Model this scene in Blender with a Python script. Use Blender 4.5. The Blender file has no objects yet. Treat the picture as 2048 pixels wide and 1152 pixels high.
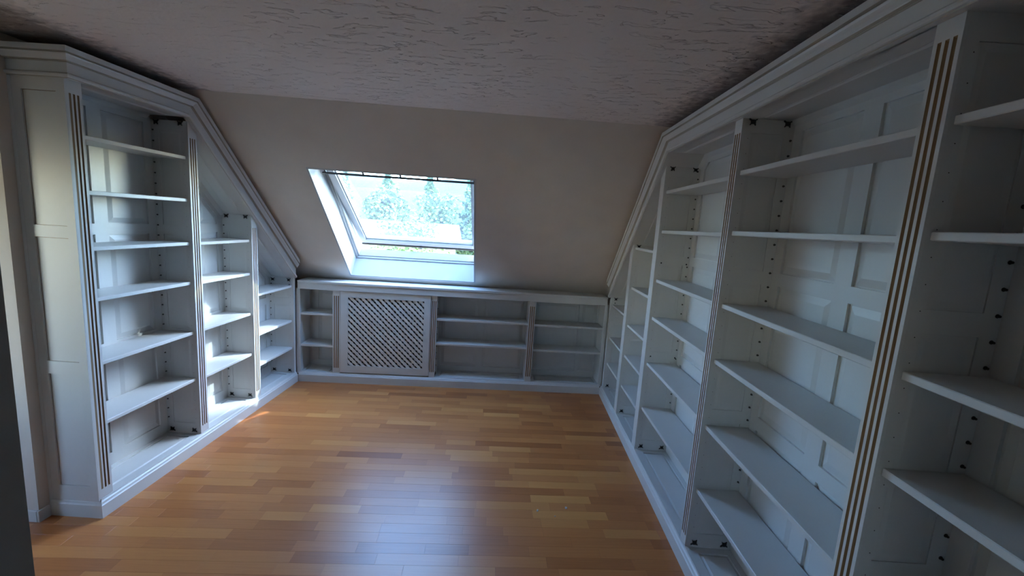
import bpy, bmesh, math, random
from mathutils import Vector, Matrix
random.seed(7)
S = bpy.context.scene
COL = S.collection
R = math.radians
W = 3.0
ANG = math.atan2(0.1821, 3.0)          # the window side of the room is not quite square to the bookcases
CA, SA = math.cos(ANG), math.sin(ANG)

# ------------------------------------------------------------------ camera, sky, sun, exposure
FPX = 850.958
cam_data = bpy.data.cameras.new('camera')
cam_data.sensor_fit = 'HORIZONTAL'
cam_data.sensor_width = 36.0
cam_data.lens = 36.0 * FPX / 2048.0
cam_data.clip_start = 0.02
cam = bpy.data.objects.new('camera', cam_data)
COL.objects.link(cam)
yaw, pitch, roll = -0.0063, -0.146, 0.0647
cy, sy, cp, sp = math.cos(yaw), math.sin(yaw), math.cos(pitch), math.sin(pitch)
fwd = Vector((sy * cp, cy * cp, sp))
rgt0 = Vector((cy, -sy, 0))
up0 = rgt0.cross(fwd)
rgt = math.cos(roll) * rgt0 + math.sin(roll) * up0
upv = -math.sin(roll) * rgt0 + math.cos(roll) * up0
CAM = Vector((2.0701, -3.9835, 1.652))
m = Matrix((rgt, upv, -fwd)).transposed().to_4x4()
m.translation = CAM
# use the fitted axes
cam.matrix_world = m
S.camera = cam

SUN_TO = Vector((1.0, 0.67, 0.90)).normalized()
world = bpy.data.worlds.new('world')
S.world = world
world.use_nodes = True
nt = world.node_tree
nt.nodes.clear()
wo = nt.nodes.new('ShaderNodeOutputWorld')
bg = nt.nodes.new('ShaderNodeBackground')
sky = nt.nodes.new('ShaderNodeTexSky')
sky.sky_type = 'NISHITA'
sky.sun_disc = False
sky.sun_elevation = math.asin(SUN_TO.z)
sky.sun_rotation = math.atan2(SUN_TO.x, SUN_TO.y)
sky.air_density = 1.0
sky.dust_density = 0.5
sky.ozone_density = 2.0
nt.links.new(sky.outputs[0], bg.inputs[0])
bg.inputs[1].default_value = 2.0
nt.links.new(bg.outputs[0], wo.inputs[0])

sun_d = bpy.data.lights.new('sun', 'SUN')
sun_d.energy = 2.8
sun_d.angle = R(0.6)
sun_d.color = (1.0, 0.98, 0.94)
sun = bpy.data.objects.new('sun', sun_d)
sun.rotation_euler = SUN_TO.to_track_quat('Z', 'Y').to_euler()
sun.location = (8, 6, 9)
COL.objects.link(sun)

S.view_settings.view_transform = 'Standard'
S.view_settings.look = 'None'
S.view_settings.gamma = 1.0
S.view_settings.use_curve_mapping = False
S.view_settings.exposure = 1.6

# ------------------------------------------------------------------ materials
def new_mat(name):
    mt = bpy.data.materials.new(name)
    mt.use_nodes = True
    n = mt.node_tree
    b = n.nodes['Principled BSDF']
    return mt, n, b

def paint(name, col, rough=0.4, var=0.04, bump=0.05, scale=35.0):
    mt, n, b = new_mat(name)
    tc = n.nodes.new('ShaderNodeTexCoord')
    ns = n.nodes.new('ShaderNodeTexNoise')
    ns.inputs['Scale'].default_value = 5.0
    ns.inputs['Detail'].default_value = 4.0
    n.links.new(tc.outputs['Object'], ns.inputs['Vector'])
    rp = n.nodes.new('ShaderNodeValToRGB')
    rp.color_ramp.elements[0].position = 0.3
    rp.color_ramp.elements[1].position = 0.7
    rp.color_ramp.elements[0].color = (col[0] * (1 - var), col[1] * (1 - var), col[2] * (1 - var), 1)
    rp.color_ramp.elements[1].color = (min(1, col[0] * (1 + var)), min(1, col[1] * (1 + var)), min(1, col[2] * (1 + var)), 1)
    n.links.new(ns.outputs[0], rp.inputs[0])
    n.links.new(rp.outputs[0], b.inputs['Base Color'])
    b.inputs['Roughness'].default_value = rough
    b.inputs['Specular IOR Level'].default_value = 0.4
    n2 = n.nodes.new('ShaderNodeTexNoise')
    n2.inputs['Scale'].default_value = scale
    n2.inputs['Detail'].default_value = 5.0
    n.links.new(tc.outputs['Object'], n2.inputs['Vector'])
    bp = n.nodes.new('ShaderNodeBump')
    bp.inputs['Strength'].default_value = bump
    bp.inputs['Distance'].default_value = 0.01
    n.links.new(n2.outputs[0], bp.inputs['Height'])
    n.links.new(bp.outputs[0], b.inputs['Normal'])
    return mt

M_WHITE = paint('white_paint', (0.63, 0.625, 0.61), 0.38, 0.02, 0.03)
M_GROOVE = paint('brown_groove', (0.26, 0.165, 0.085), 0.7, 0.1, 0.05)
M_GLAZE = paint('glazed_crevice', (0.44, 0.40, 0.34), 0.6, 0.08, 0.03)
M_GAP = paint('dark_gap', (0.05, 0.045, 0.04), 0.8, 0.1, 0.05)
M_LATTICE = paint('lattice_paint', (0.70, 0.665, 0.62), 0.5, 0.03, 0.05)
M_WALL = paint('beige_wall', (0.68, 0.60, 0.53), 0.9, 0.03, 0.08, 60)
M_HALL = paint('pale_wall', (0.76, 0.74, 0.60), 0.9, 0.03, 0.08, 60)
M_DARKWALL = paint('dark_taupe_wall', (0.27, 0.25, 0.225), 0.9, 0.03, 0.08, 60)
M_BLACK = paint('black_plastic', (0.012, 0.012, 0.014), 0.4, 0.1, 0.02)
M_PEG = paint('dark_metal', (0.06, 0.055, 0.05), 0.35, 0.1, 0.02)
M_PEG.node_tree.nodes['Principled BSDF'].inputs['Metallic'].default_value = 0.6
M_SASH = paint('white_sash', (0.50, 0.485, 0.475), 0.35, 0.02, 0.02)
M_BAR = paint('anthracite_bar', (0.05, 0.05, 0.055), 0.35, 0.05, 0.02)
M_ROOF = paint('roof_tile_grey', (0.12, 0.11, 0.11), 0.8, 0.1, 0.2)

def ceiling_mat():
    mt, n, b = new_mat('trowelled_plaster')
    tc = n.nodes.new('ShaderNodeTexCoord')
    mp = n.nodes.new('ShaderNodeMapping')
    mp.inputs['Scale'].default_value = (6.0, 20.0, 1.0)
    mp.inputs['Rotation'].default_value = (0, 0, R(-8))
    n.links.new(tc.outputs['Object'], mp.inputs['Vector'])
    wn = n.nodes.new('ShaderNodeTexNoise')
    wn.inputs['Scale'].default_value = 2.5
    n.links.new(tc.outputs['Object'], wn.inputs['Vector'])
    vm = n.nodes.new('ShaderNodeVectorMath')
    vm.operation = 'MULTIPLY_ADD'
    vm.inputs[1].default_value = (1.6, 3.0, 0)
    n.links.new(wn.outputs['Color'], vm.inputs[0])
    n.links.new(mp.outputs[0], vm.inputs[2])
    n1 = n.nodes.new('ShaderNodeTexNoise')
    n1.inputs['Scale'].default_value = 1.6
    n1.inputs['Detail'].default_value = 3.0
    n.links.new(vm.outputs[0], n1.inputs['Vector'])
    r1 = n.nodes.new('ShaderNodeMapRange')
    r1.inputs['From Min'].default_value = 0.585
    r1.inputs['From Max'].default_value = 0.615
    r1.clamp = True
    n.links.new(n1.outputs[0], r1.inputs['Value'])
    n3 = n.nodes.new('ShaderNodeTexNoise')
    n3.inputs['Scale'].default_value = 40.0
    n3.inputs['Detail'].default_value = 6.0
    n.links.new(tc.outputs['Object'], n3.inputs['Vector'])
    mx = n.nodes.new('ShaderNodeMath')
    mx.operation = 'MULTIPLY_ADD'
    mx.inputs[1].default_value = 0.25
    n.links.new(n3.outputs[0], mx.inputs[0])
    pn = n.nodes.new('ShaderNodeTexNoise')         # the trowel marks come in patches
    pn.inputs['Scale'].default_value = 1.1
    n.links.new(tc.outputs['Object'], pn.inputs['Vector'])
    pr = n.nodes.new('ShaderNodeMapRange')
    pr.inputs['From Min'].default_value = 0.40
    pr.inputs['From Max'].default_value = 0.58
    pr.inputs['To Min'].default_value = 0.2
    n.links.new(pn.outputs[0], pr.inputs['Value'])
    pm = n.nodes.new('ShaderNodeMath')
    pm.operation = 'MULTIPLY'
    n.links.new(r1.outputs[0], pm.inputs[0])
    n.links.new(pr.outputs[0], pm.inputs[1])
    n.links.new(pm.outputs[0], mx.inputs[2])
    bp = n.nodes.new('ShaderNodeBump')
    bp.inputs['Strength'].default_value = 1.0
    bp.inputs['Distance'].default_value = 0.013
    n.links.new(mx.outputs[0], bp.inputs['Height'])
    n.links.new(bp.outputs[0], b.inputs['Normal'])
    # soot speckles plus painted-in shade along the tops of both bookcases
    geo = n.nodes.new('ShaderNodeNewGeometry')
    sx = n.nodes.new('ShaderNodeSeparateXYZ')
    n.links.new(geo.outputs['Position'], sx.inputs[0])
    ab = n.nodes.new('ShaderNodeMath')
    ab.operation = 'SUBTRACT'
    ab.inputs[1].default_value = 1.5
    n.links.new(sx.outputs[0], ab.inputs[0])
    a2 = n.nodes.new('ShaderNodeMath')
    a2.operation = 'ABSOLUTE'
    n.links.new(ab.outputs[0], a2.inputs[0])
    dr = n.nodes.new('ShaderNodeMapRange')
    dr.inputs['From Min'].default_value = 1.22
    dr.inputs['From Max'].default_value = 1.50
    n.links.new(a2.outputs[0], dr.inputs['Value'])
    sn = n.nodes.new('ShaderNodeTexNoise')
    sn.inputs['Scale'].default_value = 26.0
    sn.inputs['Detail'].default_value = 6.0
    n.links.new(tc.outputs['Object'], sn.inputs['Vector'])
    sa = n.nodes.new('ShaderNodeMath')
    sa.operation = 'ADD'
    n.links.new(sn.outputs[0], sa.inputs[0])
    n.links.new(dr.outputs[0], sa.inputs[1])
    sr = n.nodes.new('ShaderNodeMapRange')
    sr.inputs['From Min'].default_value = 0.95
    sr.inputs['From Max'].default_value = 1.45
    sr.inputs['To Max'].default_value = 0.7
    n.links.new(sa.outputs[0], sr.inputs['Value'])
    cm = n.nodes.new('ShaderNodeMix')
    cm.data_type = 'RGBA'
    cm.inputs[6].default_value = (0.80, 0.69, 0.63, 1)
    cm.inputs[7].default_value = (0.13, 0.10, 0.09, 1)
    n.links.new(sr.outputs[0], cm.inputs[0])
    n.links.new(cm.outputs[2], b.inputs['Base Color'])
    b.inputs['Roughness'].default_value = 0.9
    b.inputs['Specular IOR Level'].default_value = 0.2
    return mt
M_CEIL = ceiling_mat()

def parquet_mat():
    mt, n, b = new_mat('beech_parquet')
    at = n.nodes.new('ShaderNodeAttribute')
    at.attribute_name = 'tone'
    tc = n.nodes.new('ShaderNodeTexCoord')
    sep = n.nodes.new('ShaderNodeSeparateColor')
    n.links.new(at.outputs['Color'], sep.inputs[0])
    cmb = n.nodes.new('ShaderNodeCombineXYZ')
    n.links.new(sep.outputs[1], cmb.inputs[2])
    vm = n.nodes.new('ShaderNodeVectorMath')
    vm.operation = 'MULTIPLY_ADD'
    vm.inputs[1].default_value = (2.0, 45.0, 1.0)
    sc = n.nodes.new('ShaderNodeVectorMath')
    sc.operation = 'SCALE'
    sc.inputs['Scale'].default_value = 40.0
    n.links.new(cmb.outputs[0], sc.inputs[0])
    n.links.new(tc.outputs['Object'], vm.inputs[0])
    n.links.new(sc.outputs[0], vm.inputs[2])
    ns = n.nodes.new('ShaderNodeTexNoise')
    ns.inputs['Scale'].default_value = 2.5
    ns.inputs['Detail'].default_value = 6.0
    ns.inputs['Distortion'].default_value = 0.6
    n.links.new(vm.outputs[0], ns.inputs['Vector'])
    rp = n.nodes.new('ShaderNodeValToRGB')
    e = rp.color_ramp.elements
    e[0].position = 0.0
    e[0].color = (0.31, 0.090, 0.024, 1)
    e[1].position = 1.0
    e[1].color = (0.64, 0.27, 0.080, 1)
    md = rp.color_ramp.elements.new(0.5)
    md.color = (0.51, 0.178, 0.052, 1)
    ad = n.nodes.new('ShaderNodeMath')
    ad.operation = 'MULTIPLY_ADD'
    ad.inputs[1].default_value = 0.35
    ad.inputs[2].default_value = -0.175
    n.links.new(ns.outputs[0], ad.inputs[0])
    a2 = n.nodes.new('ShaderNodeMath')
    a2.operation = 'ADD'
    n.links.new(ad.outputs[0], a2.inputs[0])
    n.links.new(sep.outputs[0], a2.inputs[1])
    n.links.new(a2.outputs[0], rp.inputs[0])
    n.links.new(rp.outputs[0], b.inputs['Base Color'])
    n2 = n.nodes.new('ShaderNodeTexNoise')
    n2.inputs['Scale'].default_value = 3.0
    n2.inputs['Detail'].default_value = 5.0
    geo = n.nodes.new('ShaderNodeNewGeometry')
    n.links.new(geo.outputs['Position'], n2.inputs['Vector'])
    mr = n.nodes.new('ShaderNodeMapRange')
    mr.inputs['To Min'].default_value = 0.25
    mr.inputs['To Max'].default_value = 0.40
    n.links.new(n2.outputs[0], mr.inputs['Value'])
    n.links.new(mr.outputs[0], b.inputs['Roughness'])
    b.inputs['Specular IOR Level'].default_value = 0.5
    return mt
M_FLOOR = parquet_mat()
M_UNDER = paint('floor_joint', (0.10, 0.05, 0.025), 0.8, 0.1, 0.05)

def pane_mat():
    mt = bpy.data.materials.new('dusty_window_glass')
    mt.use_nodes = True
    n = mt.node_tree
    n.nodes.clear()
    out = n.nodes.new('ShaderNodeOutputMaterial')
    tr = n.nodes.new('ShaderNodeBsdfTransparent')
    tr.inputs[0].default_value = (0.64, 0.80, 0.885, 1)
    gl = n.nodes.new('ShaderNodeBsdfGlossy')
    gl.inputs['Roughness'].default_value = 0.01
    fr = n.nodes.new('ShaderNodeFresnel')
    geo = n.nodes.new('ShaderNodeNewGeometry')      # same reflectance from both sides of the thin pane
    ior = n.nodes.new('ShaderNodeMapRange')
    ior.inputs['To Min'].default_value = 1.9
    ior.inputs['To Max'].default_value = 1 / 1.9
    n.links.new(geo.outputs['Backfacing'], ior.inputs['Value'])
    n.links.new(ior.outputs[0], fr.inputs['IOR'])
    mx = n.nodes.new('ShaderNodeMixShader')
    n.links.new(fr.outputs[0], mx.inputs[0])
    n.links.new(tr.outputs[0], mx.inputs[1])
    n.links.new(gl.outputs[0], mx.inputs[2])
    tl = n.nodes.new('ShaderNodeBsdfTranslucent')
    tl.inputs[0].default_value = (0.85, 0.92, 0.96, 1)
    m2 = n.nodes.new('ShaderNodeMixShader')
    m2.inputs[0].default_value = 0.02
    n.links.new(mx.outputs[0], m2.inputs[1])
    n.links.new(tl.outputs[0], m2.inputs[2])
    n.links.new(m2.outputs[0], out.inputs[0])
    return mt
M_PANE = pane_mat()

# ------------------------------------------------------------------ mesh helpers
ORIG = {}                      # object name -> origin in its own building frame

class G:
    """collects faces in building coordinates; map turns (u, v, z) into the frame of the thing"""
    def __init__(s, fmap):
        s.map = fmap
        s.v = []
        s.f = []
        s.m = []
    def add(s, pts, faces, mi=0):
        b = len(s.v)
        s.v += [s.map(*p) for p in pts]
        for f in faces:
            s.f.append([b + i for i in f])
            s.m.append(mi)
    def loops(s, rings, cap0=True, cap1=True, mi=0):
        k = len(rings[0])
        pts = [p for r in rings for p in r]
        fs = []
        for i in range(len(rings) - 1):
            for j in range(k):
                a, b = i * k + j, i * k + (j + 1) % k
                fs.append([a, b, b + k, a + k])
        if cap0:
            fs.append(list(range(k))[::-1])
        if cap1:
            fs.append([len(pts) - k + i for i in range(k)])
        s.add(pts, fs, mi)
    def box(s, u0, u1, v0, v1, z0, z1, mi=0):
        s.loops([[(u0, v0, z0), (u1, v0, z0), (u1, v1, z0), (u0, v1, z0)],
                 [(u0, v0, z1), (u1, v0, z1), (u1, v1, z1), (u0, v1, z1)]], mi=mi)
    def prism_uz(s, poly, v0, v1, mi=0):
        if len(poly) >= 3:
            s.loops([[(u, v0, z) for u, z in poly], [(u, v1, z) for u, z in poly]], mi=mi)
    def prism_vz(s, poly, u0, u1, mi=0):
        s.loops([[(u0, v, z) for v, z in poly], [(u1, v, z) for v, z in poly]], mi=mi)
    def build(s, name, mats, parent=None, rot=0.0, bevel=0.0, smooth=False):
        me = bpy.data.meshes.new(name)
        lo = [min(p[i] for p in s.v) for i in range(3)]
        hi = [max(p[i] for p in s.v) for i in range(3)]
        c = Vector([(lo[i] + hi[i]) / 2 for i in range(3)])
        me.from_pydata([Vector(p) - c for p in s.v], [], s.f)
        for mt in (mats if isinstance(mats, (list, tuple)) else [mats]):
            me.materials.append(mt)
        me.polygons.foreach_set('material_index', s.m)
        bm = bmesh.new()
        bm.from_mesh(me)
        bmesh.ops.recalc_face_normals(bm, faces=bm.faces)
        if bevel:
            bmesh.ops.bevel(bm, geom=bm.edges[:], offset=bevel, segments=1, affect='EDGES')
        if smooth:
            for f in bm.faces:
                f.smooth = True
        bm.to_mesh(me)
        bm.free()
        return link(me, name, c, parent, rot)

def link(me, name, c, parent=None, rot=0.0):
    o = bpy.data.objects.new(name, me)
    COL.objects.link(o)
    ORIG[o.name] = Vector(c)
    if parent is not None:
        o.parent = parent
        o.location = Vector(c) - ORIG[parent.name]
    else:
        o.location = Matrix.Rotation(rot, 3, 'Z') @ Vector(c)
        o.rotation_euler = (0, 0, rot)
    return o

def empty(name, c, rot=0.0):
    return link(None, name, c, None, rot)

def tag(o, label=None, cat=None, group=None, kind=None):
    if label: o['label'] = label
    if cat: o['category'] = cat
    if group: o['group'] = group
    if kind: o['kind'] = kind
    return o

def clip(poly, a, b):
    """keep z <= a + b*u"""
    out = []
    k = len(poly)
    for i in range(k):
        p, q = poly[i], poly[(i + 1) % k]
        dp = a + b * p[0] - p[1]
        dq = a + b * q[0] - q[1]
        if dp >= 0: out.append(p)
        if dp * dq < 0:
            t = dp / (dp - dq)
            out.append((p[0] + t * (q[0] - p[0]), p[1] + t * (q[1] - p[1])))
    return out

def rect(a0, a1, b0, b1):
    return [(a0, b0), (a1, b0), (a1, b1), (a0, b1)]

def area(poly):
    return 0.5 * sum(poly[i][0] * poly[(i + 1) % len(poly)][1] - poly[(i + 1) % len(poly)][0] * poly[i][1] for i in range(len(poly)))

def inset(poly, d):
    """inset of a convex counter-clockwise polygon"""
    k = len(poly)
    ln = []
    for i in range(k):
        p, q = poly[i], poly[(i + 1) % k]
        dx, dy = q[0] - p[0], q[1] - p[1]
        L = math.hypot(dx, dy)
        n = (-dy / L, dx / L)
        ln.append((n[0], n[1], n[0] * p[0] + n[1] * p[1] + d))
    out = []
    for i in range(k):
        a1, b1, c1 = ln[i - 1]
        a2, b2, c2 = ln[i]
        D = a1 * b2 - a2 * b1
        out.append(((c1 * b2 - c2 * b1) / D, (a1 * c2 - a2 * c1) / D))
    return out

def clean(poly):
    out = []
    for p in poly:
        if not out or math.hypot(p[0] - out[-1][0], p[1] - out[-1][1]) > 0.004:
            out.append(p)
    if len(out) > 1 and math.hypot(out[0][0] - out[-1][0], out[0][1] - out[-1][1]) < 0.004:
        out.pop()
    return out

# frames
def f_left(u, v, z): return (v, u, z)
def f_right(u, v, z): return (W - v, u, z)
def f_back(u, v, z): return (u, -v, z)
def ident(x, y, z): return (x, y, z)
CS, SS = 0.7383, 0.6745          # slope 42.4 degrees
Y0, HC = -1.2447, 2.352          # where slope and flat ceiling meet (rotated frame), ceiling height
def f_slope(a, s, n): return (a, Y0 + s * CS + n * SS, HC - s * SS + n * CS)
def slope_z(y): return HC - (y - Y0) * SS / CS

def struct(o, label=None, cat=None):
    o['kind'] = 'structure'
    return o

# ------------------------------------------------------------------ room shell
OA0, OA1, OS0, OS1 = 0.4516, 1.6678, 0.574, 1.911      # skylight opening on the slope
T = 0.24
E0, E1, SL = -0.75, 3.75, 2.30
g = G(f_slope)
def sbox(g, a0, a1, s0, s1, n0, n1, mi=0):
    g.loops([[(a0, s0, n0), (a1, s0, n0), (a1, s1, n0), (a0, s1, n0)],
             [(a0, s0, n1), (a1, s0, n1), (a1, s1, n1), (a0, s1, n1)]], mi=mi)
e = 0.016
sbox(g, E0, OA0 - e, -0.1, SL, 0, T)
g.loops([[(OA1 + 0.0165, -0.1, 0), (E1, -0.1, 0), (E1, SL, 0), (OA1 + 0.0165, SL, 0)],
         [(OA1 + 0.067, -0.1, T), (E1, -0.1, T), (E1, SL, T), (OA1 + 0.067, SL, T)]])
sbox(g, OA0 - e, OA1 + 0.0165, -0.1, OS0 - e, 0, T)
sbox(g, OA1 + 0.0165, OA1 + 0.067, -0.1, OS0 - e, 0.05, T)
sbox(g, OA0 - e, OA1 + 0.0165, OS1 + e, SL, 0, T)
sbox(g, OA1 + 0.0165, OA1 + 0.067, OS1 + e, SL, 0.05, T)
struct(g.build('wall_slope', M_WALL, rot=ANG))
g = G(f_slope)
sbox(g, E0, OA0 - 0.05, -0.4, SL + 0.1, T, T + 0.06)
sbox(g, OA1 + 0.11, E1, -0.4, SL + 0.1, T, T + 0.06)
sbox(g, OA0 - 0.05, OA1 + 0.11, -0.4, OS0 - 0.05, T, T + 0.06)
sbox(g, OA0 - 0.05, OA1 + 0.11, OS1 + 0.05, SL + 0.1, T, T + 0.06)
struct(g.build('roof_outside', M_ROOF, rot=ANG))
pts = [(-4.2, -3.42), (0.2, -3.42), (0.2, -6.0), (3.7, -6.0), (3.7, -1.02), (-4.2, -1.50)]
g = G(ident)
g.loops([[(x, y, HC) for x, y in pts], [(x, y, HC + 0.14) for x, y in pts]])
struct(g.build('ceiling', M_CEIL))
g = G(ident)
g.loops([[(-0.42, y, z) for y, z in [(-2.036, 0), (0.6, 0), (0.6, 0.8), (-1.2, 2.36), (-2.036, 2.36)]],
         [(-0.28, y, z) for y, z in [(-2.036, 0), (0.6, 0), (0.6, 0.8), (-1.2, 2.36), (-2.036, 2.36)]]])
struct(g.build('wall_left', M_WALL))
g = G(ident)
g.box(-4.0, -0.42, -2.036, -1.9, 0, 2.36)
struct(g.build('wall_hall', M_HALL))
g = G(ident)
pp = [(-5.6, 0), (0.7, 0), (0.7, 0.8), (-1.0, 2.36), (-5.6, 2.36)]
g.loops([[(3.28, y, z) for y, z in pp], [(3.42, y, z) for y, z in pp]])
struct(g.build('wall_right', M_WALL))
g = G(f_back)
g.box(-0.6, 3.5, -0.40, -0.275, 0, 0.985)
struct(g.build('wall_back', M_WALL, rot=ANG))
g = G(ident)
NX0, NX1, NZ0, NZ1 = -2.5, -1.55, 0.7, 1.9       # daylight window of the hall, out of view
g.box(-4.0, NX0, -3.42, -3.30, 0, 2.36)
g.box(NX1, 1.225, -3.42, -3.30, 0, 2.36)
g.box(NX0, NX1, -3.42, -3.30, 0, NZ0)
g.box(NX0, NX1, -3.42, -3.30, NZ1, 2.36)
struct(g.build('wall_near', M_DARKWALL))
g = G(ident)
RX0, RX1, RZ0, RZ1 = 0.40, 0.75, 1.0, 1.6        # unseen window added behind the camera for fill light
g.box(0.2, RX0, -5.7, -5.55, 0, 2.36)
g.box(RX1, 3.42, -5.7, -5.55, 0, 2.36)
g.box(RX0, RX1, -5.7, -5.55, 0, RZ0)
g.box(RX0, RX1, -5.7, -5.55, RZ1, 2.36)
struct(g.build('wall_rear', M_WALL))
g = G(ident)
g.box(1.9, 3.28, -4.32, -4.2, 0, 2.36)  # unseen wall added to keep the rear fill light off the right bookcase
struct(g.build('wall_fill_shield', M_WALL))
g = G(ident)
for a in ((RX0, RX0 + 0.05), (RX1 - 0.05, RX1)):
    g.box(a[0], a[1], -5.66, -5.60, RZ0, RZ1)
g.box(RX0, RX1, -5.66, -5.60, RZ0, RZ0 + 0.05)
g.box(RX0, RX1, -5.66, -5.60, RZ1 - 0.05, RZ1)
struct(g.build('window_fill', M_SASH))  # frame of the added fill window
g = G(ident)
g.box(0.2, 0.32, -5.55, -3.42, 0, 2.36)
struct(g.build('wall_passage', M_WALL))
g = G(ident)
g.box(-4.0, -3.86, -3.42, -1.9, 0, 2.36)
struct(g.build('wall_far_left', M_HALL))
g = G(ident)
for a in ((NX0, NX0 + 0.05), (NX1 - 0.05, NX1), (-2.025, -1.975)):
    g.box(a[0], a[1], -3.39, -3.33, NZ0, NZ1)
g.box(NX0, NX1, -3.39, -3.33, NZ0, NZ0 + 0.05)
g.box(NX0, NX1, -3.39, -3.33, NZ1 - 0.05, NZ1)
struct(g.build('window_2', M_SASH))
# baseboards at the left wall corner
g = G(ident)
g.box(-0.28, -0.268, -2.048, -1.99, 0, 0.062)
struct(g.build('baseboard_left', M_WHITE, bevel=0.002))
g = G(ident)
g.box(-3.8, -0.281, -2.048, -2.036, 0, 0.062)
struct(g.build('baseboard_hall', M_WHITE, bevel=0.002))

# ------------------------------------------------------------------ floor and its parquet strips
g = G(ident)
g.box(-4.0, 0.2, -3.42, 0.7, -0.12, -0.006)
g.box(0.2, 3.42, -5.7, 0.7, -0.12, -0.006)
floor = struct(g.build('floor', M_UNDER))
fl_rot = Matrix.Rotation(ANG, 3, 'Z')
def strip_geo(x0, x1, y0, y1):
    """a strip with a chamfered top, in the rotated frame"""
    c = 0.0004
    gap = 0.00012
    x0 += gap; x1 -= gap; y0 += gap; y1 -= gap
    r0 = [(x0, y0, -0.006), (x1, y0, -0.006), (x1, y1, -0.006), (x0, y1, -0.006)]
    r1 = [(x0, y0, -c), (x1, y0, -c), (x1, y1, -c), (x0, y1, -c)]
    r2 = [(x0 + c, y0 + c, 0), (x1 - c, y0 + c, 0), (x1 - c, y1 - c, 0), (x0 + c, y1 - c, 0)]
    return r0, r1, r2
rnd = random.Random(3)
strips = []
SW = 0.0715
row = 0
y = 0.11
lens = [0.22, 0.27, 0.31, 0.34, 0.37, 0.40, 0.44]
while y > -5.6:
    x = -3.9 - rnd.random() * 0.4
    xmax = (3.20 + (y - SW) * SA) / CA
    while x < xmax - 0.03:
        L = min(rnd.choice(lens), xmax - x)
        t = min(1.0, max(0.0, rnd.gauss(0.50, 0.16)))
        if rnd.random() < 0.05: t = rnd.choice([0.15, 0.22, 0.78])
        strips.append((x, x + L, y - SW, y, t, rnd.random()))
        x += L
    y -= SW
def strip_score(s):
    cx_, cy_ = (s[0] + s[1]) / 2, (s[2] + s[3]) / 2
    p = fl_rot @ Vector((cx_, cy_, 0))
    if p.x < -0.15 or p.x > 3.03 or p.y > 0.2: return 0
    d = p - CAM
    zc = d.dot(fwd)
    if zc < 0.2: return 0
    px, py = 1024 + FPX * d.dot(rgt) / zc, 576 - FPX * d.dot(upv) / zc
    if not (-60 < px < 2100 and 0 < py < 1190): return 0
    if p.x < 1.25 and p.y < -3.25: return 0
    if p.x < 0 and p.y > -1.98: return 0
    return (s[1] - s[0]) / zc ** 3
strips.sort(key=strip_score, reverse=True)
def make_strips(lst, name):
    vs, fs, cols = [], [], []
    for s in lst:
        r0, r1, r2 = strip_geo(*s[:4])
        b = len(vs)
        vs += r1 + r2
        for j in range(4):
            k = (j + 1) % 4
            fs += [[b + j, b + k, b + 4 + k, b + 4 + j]]
        fs.append([b + 4, b + 5, b + 6, b + 7])
        cols += [(s[4], s[5], 0, 1)] * 8
    c = Vector(((min(p[0] for p in vs) + max(p[0] for p in vs)) / 2, (min(p[1] for p in vs) + max(p[1] for p in vs)) / 2, 0))
    me = bpy.data.meshes.new(name)
    me.from_pydata([Vector(p) - c for p in vs], [], fs)
    me.materials.append(M_FLOOR)
    at = me.color_attributes.new('tone', 'FLOAT_COLOR', 'POINT')
    for i, cc in enumerate(cols):
        at.data[i].color = cc
    o = bpy.data.objects.new(name, me)
    COL.objects.link(o)
    o.parent = floor
    o.location = (fl_rot @ c) - ORIG['floor']
    o.rotation_euler = (0, 0, ANG)
    return o
for s in strips[:300]:
    make_strips([s], 'parquet_strip')
rest = []
for s in strips[300:]:
    p = [fl_rot @ Vector((x, yy, 0)) for x in s[:2] for yy in s[2:4]]
    if all(-3.85 < q.x < 3.27 and -5.54 < q.y < 0.30 and (q.x > 0.2 or q.y > -3.40) for q in p):
        rest.append(s)
tag(make_strips(rest, 'parquet_strips_beyond'), kind='stuff')

# ------------------------------------------------------------------ bookcase parts
PL = 0.098       # plinth height
ZT, ZI = 2.301, 2.18
SLP = SS / CS
DB = 0.25        # inner depth

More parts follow.
